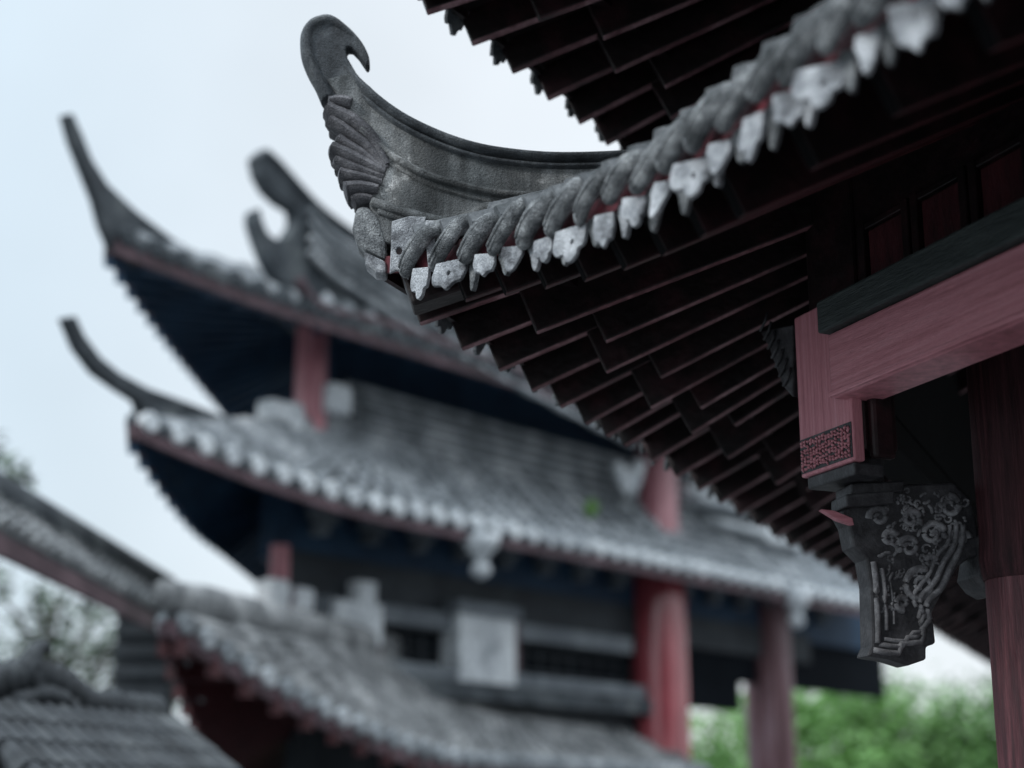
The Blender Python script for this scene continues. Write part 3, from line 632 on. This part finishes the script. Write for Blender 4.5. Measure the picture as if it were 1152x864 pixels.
# middle storey wall on the plane below the middle eave
wq = WV + mF.N * WI
def HW(px, py): return on_plane(px, py, wq, HD)
def slab(px0, py0, px1, py1, th, m, nm, out=0.0, root=hall, bev=.01):
    """upright block on the wall plane: left/right from px, top/bottom heights from its left edge"""
    a, b = HW(px0, py0), HW(px0, py1); c = HW(px1, py0)
    w_ = (c.xy - a.xy).length; zc, hz = (a.z + b.z) / 2, abs(a.z - b.z) / 2
    m_ = MB(); m_.box(v3(a.xy, zc) + h3 * (w_ / 2) - n3 * out, h3 * (w_ / 2), n3 * (th / 2), Zv * hz); return m_.build(nm, m, root, bevel=bev)
slab(312, 618, 900, 665, .2, M['hall_wall'], 'lintel')
m_ = MB(); a_ = HW(300, 640); m_.box(v3(a_.xy, 4.7) + h3 * 6.2, h3 * 6.2, n3 * .08, Zv * .6); a_ = v3(a_.xy, 4.7); m_.box(a_ + h3l * 2.5, h3l * 2.5, n3l * .08, Zv * .6); m_.build('frieze_wall', M['navy'], hall)
slab(330, 668, 700, 690, .24, M['hall_beam'], 'rail', .04)
slab(360, 676, 412, 722, .3, M['plaster'], 'end_block', .1)
slab(384, 655, 404, 680, .3, M['plaster'], 'end_block', .12)
slab(497, 682, 560, 774, .34, M['plaster'], 'wall_pier', .1)
slab(492, 676, 564, 690, .4, M['hall_beam'], 'pier_cap', .12)
slab(408, 690, 416, 742, .2, M['fascia'], 'window_jamb', .1); slab(562, 700, 570, 776, .2, M['fascia'], 'window_jamb', .1)
slab(345, 680, 497, 742, .06, M['dark'], 'window', -.1)
slab(565, 690, 715, 762, .06, M['dark'], 'window', -.1)
slab(330, 735, 720, 765, .3, M['hall_beam'], 'sill_beam', .1); slab(330, 752, 720, 775, .36, M['bw_ridge'], 'sill_beam', .14)
slab(770, 688, 990, 760, .12, M['dark'], 'lintel', -.05); slab(772, 755, 832, 795, .1, M['dark'], 'window', -.05)
m_ = MB(); a_ = HW(330, 745); b_ = HW(722, 745); m_.box(v3(((a_ + b_) / 2).xy, 1.45), h3 * ((b_ - a_).xy.length / 2), n3 * .08, Zv * 1.45); m_.build('base_wall', M['hall_wall'], hall)
for k in range(15):
    q_ = HW(330, 640); c_ = v3(q_.xy, 4.42) + h3 * (.2 + k * .72) - n3 * .14
    m_ = MB(); m_.box(c_, h3 * .07, n3 * .10, Zv * .05); m_.box(c_ + Zv * .12 - n3 * .06, h3 * .17, n3 * .06, Zv * .045); m_.box(c_ + Zv * .23 - n3 * .12, h3 * .26, n3 * .07, Zv * .045)
    for sg in (-1, 1): m_.box(c_ + Zv * .175 + h3 * (.14 * sg) - n3 * .06, h3 * .04, n3 * .05, Zv * .018)
    m_.build('eave_bracket', M['hall_beam'], hall, bevel=.01)
for (x0, x1, y0, y1) in ((418, 495, 702, 740), (572, 706, 706, 760)):
    a, b, c = HW(x0, y0), HW(x0, y1), HW(x1, y0); w_ = (c.xy - a.xy).length; n_ = max(4, int(w_ / .28))
    m_ = MB()
    for k in range(n_ + 1): m_.box(v3(a.xy, (a.z + b.z) / 2) + h3 * (w_ * k / n_) + n3 * .02, h3 * .014, n3 * .02, Zv * abs(a.z - b.z) / 2)
    for k in range(3): m_.box(v3(a.xy, b.z + (a.z - b.z) * (k + .5) / 3) + h3 * (w_ / 2) + n3 * .02, h3 * w_ / 2, n3 * .017, Zv * .014)
    m_.build('window_lattice', M['hall_wall'], hall)
# white carved ornaments and the pale block group at the wall corner
for (x0, y0, x1, y1) in ((296, 650, 318, 690), (326, 660, 346, 690)):
    a, b = on_plane(x0, y0, wq - mF.N * .25, HD), on_plane(x1, y1, wq - mF.N * .25, HD)
    m_ = MB(); m_.box(((a + b) / 2), h3 * ((b - a).xy.length / 2), n3 * .12, Zv * (abs(a.z - b.z) / 2)); m_.build('corner_ornament', M['plaster'], hall, bevel=.05)
hall_col(316, .75, .10, 3.3, on_plane(316, 614, WV + mF.N * .75, HD).z, M['hall_pink'], 'corner_post')
for (x0, y0, x1, y1) in ((296, 448, 322, 480), (318, 452, 334, 490), (366, 430, 388, 470)):
    a, b = on_plane(x0, y0, wq - mF.N * .2, HD), on_plane(x1, y1, wq - mF.N * .2, HD)
    m_ = MB(); m_.box(((a + b) / 2), h3 * ((b - a).xy.length / 2), n3 * .12, Zv * (abs(a.z - b.z) / 2)); m_.build('corner_ornament', M['plaster'], hall, bevel=.05)
# white forked ornament beside the upper red column
def fp(x_, y_): return on_plane(x_, y_, WV + mF.N * .55, HD)
m_ = MB(); m_.tube([fp(703, 575), fp(705, 550), fp(697, 530), fp(692, 522)], [.13, .12, .1, .07], 10); m_.tube([fp(705, 555), fp(711, 540), fp(719, 520)], [.12, .12, .09], 10)
m_.build('forked_ornament', M['plaster'], hall, smooth=True)
# hanging pendants under the middle eave
for (x_, y_) in ((541, 615), (895, 678)):
    q = on_plane(x_, y_, WV - mF.N * .06, HD)
    m_ = MB(); m_.tube([q + Zv * .12, q + Zv * .02, q - Zv * .1, q - Zv * .16, q - Zv * .2, q - Zv * .28, q - Zv * .34], [.2, .19, .1, .05, .1, .11, .03], 12); m_.build('pendant', M['plaster'], hall, smooth=True)
# pale ridge blocks right of the upper red column
m_ = MB()
for k, (x_, y_, w_, h_) in enumerate(((870, 607, .5, .12), (870, 590, .36, .1), (800, 560, .8, .06), (830, 575, 1.2, .05), (845, 600, 1.1, .05))):
    q = on_plane(x_, y_, WV + mF.N * .8, HD); m_.box(q, h3 * w_, n3 * .2, Zv * h_)
m_.build('ridge_block', M['plaster'], hall, bevel=.03)
# lower skirt roof with its strongly swept corner
kF = Side(Vec((-2.62, 12.6)), yaw(33), yaw(-2), 2.06, 2.0, 1.12, 4.2, .1, .98, 9.0, 1.7, .75); kL = Side(Vec((-2.62, 12.6)), yaw(-2), yaw(33), 2.06, 2.0, 1.12, 4.2, .1, .98, 5.0, 1.7, .75)
m_ = MB(); slope_mesh(m_, kF, .06, step=.25); slope_mesh(m_, kL, .06, step=.25); low = m_.build('skirt_roof', M['panel'], hall)
for s in (kF, kL):
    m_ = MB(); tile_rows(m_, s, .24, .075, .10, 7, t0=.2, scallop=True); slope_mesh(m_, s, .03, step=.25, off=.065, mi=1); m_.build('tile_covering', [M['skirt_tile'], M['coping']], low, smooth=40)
    m_ = MB(); fascia(m_, s, .12, .05, .03, out=.01, step=.25); m_.build('fascia', M['fascia'], low)
    m_ = MB()
    for t in s.ts(.24, .2):
        q = s.pt(t, -.01, .09); o3 = -v3(s.N, 0); m_.tube([q - o3 * .1, q + o3 * .05, q + o3 * .08], [.09, .09, .07], 10)
    m_.build('drip_edge', M['bw_tile'], low, smooth=40)
    for q, t in enumerate(s.ts(.36, .2)):
        m_ = MB(); m_.beam(s.pt(t, -.02, -.08), s.pt(t, .8, -.10), .09, .14); m_.build('rafter', M['panel'], low)
hp = [kF.pt(0, v, .22) for v in (-.02, .1, .25, .45, .7, .95)]
m_ = MB(); m_.tube(hp, [.07, .1, .1, .1, .1, .1], 8, sq=(.9, 1.6)); m_.build('hip_ridge', M['skirt_tile'], low, smooth=True)

# ================================================================== left wing: open gate roof whose eave faces the hall
gate = thing('gate_roof', (-4.4, 14, 0), 'curved grey tiled gate roof with thin pink fascia at the left edge', 'gate')
gs = Side(Vec((-3.31, 17.5)), yaw(182), yaw(272), 3.42, .40, .40, 5.4, 0, 0, 7.8, 1.5, .8)
class Gate(Side):
    def g(s, t): return max(0.0, (t - 2.5) / 5.0) ** 1.5
gs.__class__ = Gate; gs.up = .04; gs.rw = 0.001; gs.k = 0
m_ = MB(); slope_mesh(m_, gs, .06, step=.25); gr_ = m_.build('roof', M['navy'], gate)
m_ = MB(); tile_rows(m_, gs, .24, .075, .1, 6, t0=.1, scallop=True); slope_mesh(m_, gs, .03, step=.25, off=.065, mi=1); m_.build('tile_covering', [M['skirt_tile'], M['coping']], gr_, smooth=40)
m_ = MB(); fascia(m_, gs, .14, .05, .03, out=.01, step=.25); m_.build('fascia', M['fascia'], gr_)
m_ = MB(); m_.tube([gs.pt(t, 1.0, .16) for t in gs.ts(.3)], .12, 8, sq=(.9, 1.5)); m_.build('ridge', M['bw_ridge'], gr_, smooth=True)
m_ = MB(); m_.box((-3.64, 16.3, 1.9), (.28, 0, 0), (0, .12, 0), (0, 0, 1.9)); gw = m_.build('end_wall', M['hall_wall'], gate)
m_ = MB()
for k in range(14): m_.box((-3.64, 16.15, 1.0 + k * .2), (.275, 0, 0), (0, .04, 0), (0, 0, .06))
m_.build('wall_boards', M['hall_wall'], gate, bevel=.01)
for y_ in (9.9,):
    m_ = MB(); m_.tube([(-3.85, y_, 0), (-3.85, y_, 3.6)], .13, 16); m_.build('column', M['hall_grey_red'], gate, smooth=40)
# low wall with a tiled coping in the bottom left corner
lw = thing('tiled_wall', (-2.6, 9.6, 0), 'low garden wall with ragged grey tiled coping in the lower left corner', 'wall')
cA, cB = P(-80, 800, 8.6), P(178, 806, 10.4); dW = (cB - cA).xy.normalized(); nW = Vec((-dW.y, dW.x)); zW = (cA.z + cB.z) / 2
m_ = MB(); mid_ = (cA + cB) / 2; hl = (cB - cA).xy.length / 2
m_.box(v3(mid_.xy, (zW - .35) / 2), v3(dW, 0) * hl, v3(nW, 0) * .18, Zv * ((zW - .35) / 2)); m_.build('wall_body', M['hall_wall'], lw)
m_ = MB()
for sg in (-1, 1):
    for k in range(17):
        t = -hl + 2 * hl * (k + .5) / 17; b_ = v3(mid_.xy, zW) + v3(dW, 0) * t
        pth, rr = [], []
        for q in range(4):
            pth += [b_ + v3(nW, 0) * (sg * (.12 + .17 * q)) - Zv * (.02 + .115 * q - .03), b_ + v3(nW, 0) * (sg * (.12 + .17 * (q + .95))) - Zv * (.02 + .115 * (q + .95))]
            rr += [.05, .085]
        m_.tube(pth, rr, 7)
    a_, b2 = v3(mid_.xy, zW - .03) - v3(dW, 0) * hl, v3(mid_.xy, zW - .03) + v3(dW, 0) * hl
    o_ = v3(nW, 0) * (sg * .8) - Zv * .54
    m_.add([a_, b2, b2 + o_, a_ + o_], [(0, 1, 2, 3)])
m_.build('tile_coping', M['coping'], lw, smooth=40)
m_ = MB(); tipx = P(62, 745, 9.3)
pth = [v3(mid_.xy, zW + .05 + .16 * math.exp(-((t + hl * .18) / .35) ** 2)) + v3(dW, 0) * t for t in [-hl + 2 * hl * k / 24 for k in range(25)]]
pth = smooth_path(pth, 3); m_.tube(pth, [.07 + .022 * ((i % 3) - 1) + random.uniform(-.012, .012) for i in range(len(pth))], 8, sq=(1, 1.3)); m_.tube([q - Zv * .12 for q in pth], [.1 + random.uniform(-.03, .02) for _ in pth], 8, sq=(1.3, .7)); m_.build('ridge', M['coping'], lw, smooth=True)

m_ = MB(); b_ = v3(mid_.xy, zW + .16) - v3(dW, 0) * (hl * .18)
m_.tube(smooth_path([b_ - Zv * .1, b_ + Zv * .06 - v3(dW, 0) * .05, b_ + Zv * .17 - v3(dW, 0) * .03, b_ + Zv * .22 + v3(dW, 0) * .05, b_ + Zv * .18 + v3(dW, 0) * .10], 4), [.09 - .075 * i / 16 for i in range(17)], 10); m_.build('ridge_finial', M['coping'], lw, smooth=True)
# ================================================================== trees
def tree(name, base, h, crown_r, crown_h, m, label, n=5200, leaf=.16, seed=1, clumps=34, cat='tree', group=None, gap=1.0):
    rnd = random.Random(seed); r_ = thing(name, base, label, cat, group); B_ = Vec(base); zc = h - crown_h * .5
    m_ = MB(); tp = [B_, B_ + Vec((.1, 0, h * .3)), B_ + Vec((-.05, .1, h * .6)), B_ + Vec((.1, 0, h * .85))]
    m_.tube(smooth_path(tp, 4), [.05 * h * (1 - .8 * i / 12) * .55 for i in range(13)], 8)
    cl = []
    for k in range(clumps):
        while True:
            d = Vec((rnd.uniform(-1, 1), rnd.uniform(-1, 1), rnd.uniform(-1, 1)))
            if d.length < 1: break
        c = B_ + Vec((d.x * crown_r, d.y * crown_r, zc + d.z * crown_h * .5)); cl.append((c, rnd.uniform(.22, .42) * crown_r * gap))
        s0 = B_ + Vec((0, 0, h * rnd.uniform(.3, .7))); m_.tube([s0, lerp(s0, c, .5) + Vec((0, 0, .1)), c], [.02 * h * .5, .012 * h * .5, .004 * h], 5)
    m_.build('trunk', M['bark'], r_, smooth=True)
    m_ = MB(); per = n // clumps
    for c, rr in cl:
        for q in range(per):
            d = Vec((rnd.gauss(0, 1), rnd.gauss(0, 1), rnd.gauss(0, .8))); d = d.normalized() * rr * rnd.random() ** .45
            p = c + d; a = Vec((rnd.gauss(0, 1), rnd.gauss(0, 1), rnd.gauss(0, .5))).normalized(); b = a.cross(Vec((rnd.gauss(0, .6), rnd.gauss(0, .6), 1))).normalized()
            s_ = leaf * rnd.uniform(.6, 1.3)
            m_.add([p - a * s_, p + b * s_ * .5, p + a * s_, p - b * s_ * .5], [(0, 1, 2, 3)])
    m_.build('crown', m, r_, fix=False)
    return r_
def at_tree(px, Y): d = ray(px, 860); return (d.x / d.y * Y, Y, 0)
RT = [(900, 30, 3.9, 'leaf', 'bright green leafy tree beside the faded red column', 11), (985, 34, 4.6, 'leaf', 'light green rounded tree below the carved corbel', 12),
      (1065, 38, 4.3, 'leaf2', 'deeper green tree between the corbel and the wine red column', 13), (1150, 33, 4.1, 'leaf2', 'dense green tree behind the wine red column', 14),
      (800, 36, 4.0, 'leaf', 'green tree seen in the gap between the two hall columns', 15), (640, 40, 5.4, 'leaf', 'green tree glimpsed through the hall window opening', 16)]
for (px_, Y_, h_, m, lb, sd) in RT: tree('leafy_tree', at_tree(px_, Y_), h_, 2.0, 3.2, M[m], lb, 6500, .10, sd, clumps=44, gap=1.25, group='trees behind the hall')
tree('leafy_tree', at_tree(45, 27), 6.0, 2.2, 4.4, M['leaf_dark'], 'sparse dark tree with bright gaps under the gate roof', 1900, .12, 21, 50, gap=.75)
# a leafy branch tip of a tree that stands outside the left edge
tree('dark_leaf_tree', at_tree(-142, 19), 6.25, 1.4, 2.0, M['leaf_dark'], 'dark leafy tree whose twig tips enter at the left edge', 2400, .14, 22, 30)
# weeds growing on the roofs
def weed(base, h, lb, seed, m):
    rnd = random.Random(seed); w_ = thing('weed', base, lb, 'plant'); m_ = MB(); B_ = Vec(base)
    for k in range(7):
        a = rnd.uniform(0, 6.28); t = B_ + Vec((math.cos(a) * h * .45, math.sin(a) * h * .45, h * rnd.uniform(.5, 1))); s = Vec((-math.sin(a), math.cos(a), 0)) * h * .13
        md = lerp(B_, t, .55) + Vec((0, 0, h * .15)); m_.add([B_, md - s, t, md + s], [(0, 1, 2, 3)])
    m_.build('foliage', m, w_, fix=False)
q = mF.pt((on_plane(666, 570, WV + mF.N * .5, HD).xy - WV).dot(HD), .42, .12); weed(q, .28, 'small bright green weed growing on the middle roof tiles', 5, M['sprig'])
q = sF.pt(2.05, 0, .13); weed(tuple(sF.pt(2.02, .0, .14) - nF * .04), .035, 'tiny green sprig on the near pavilion eave tiles', 6, M['sprig'])
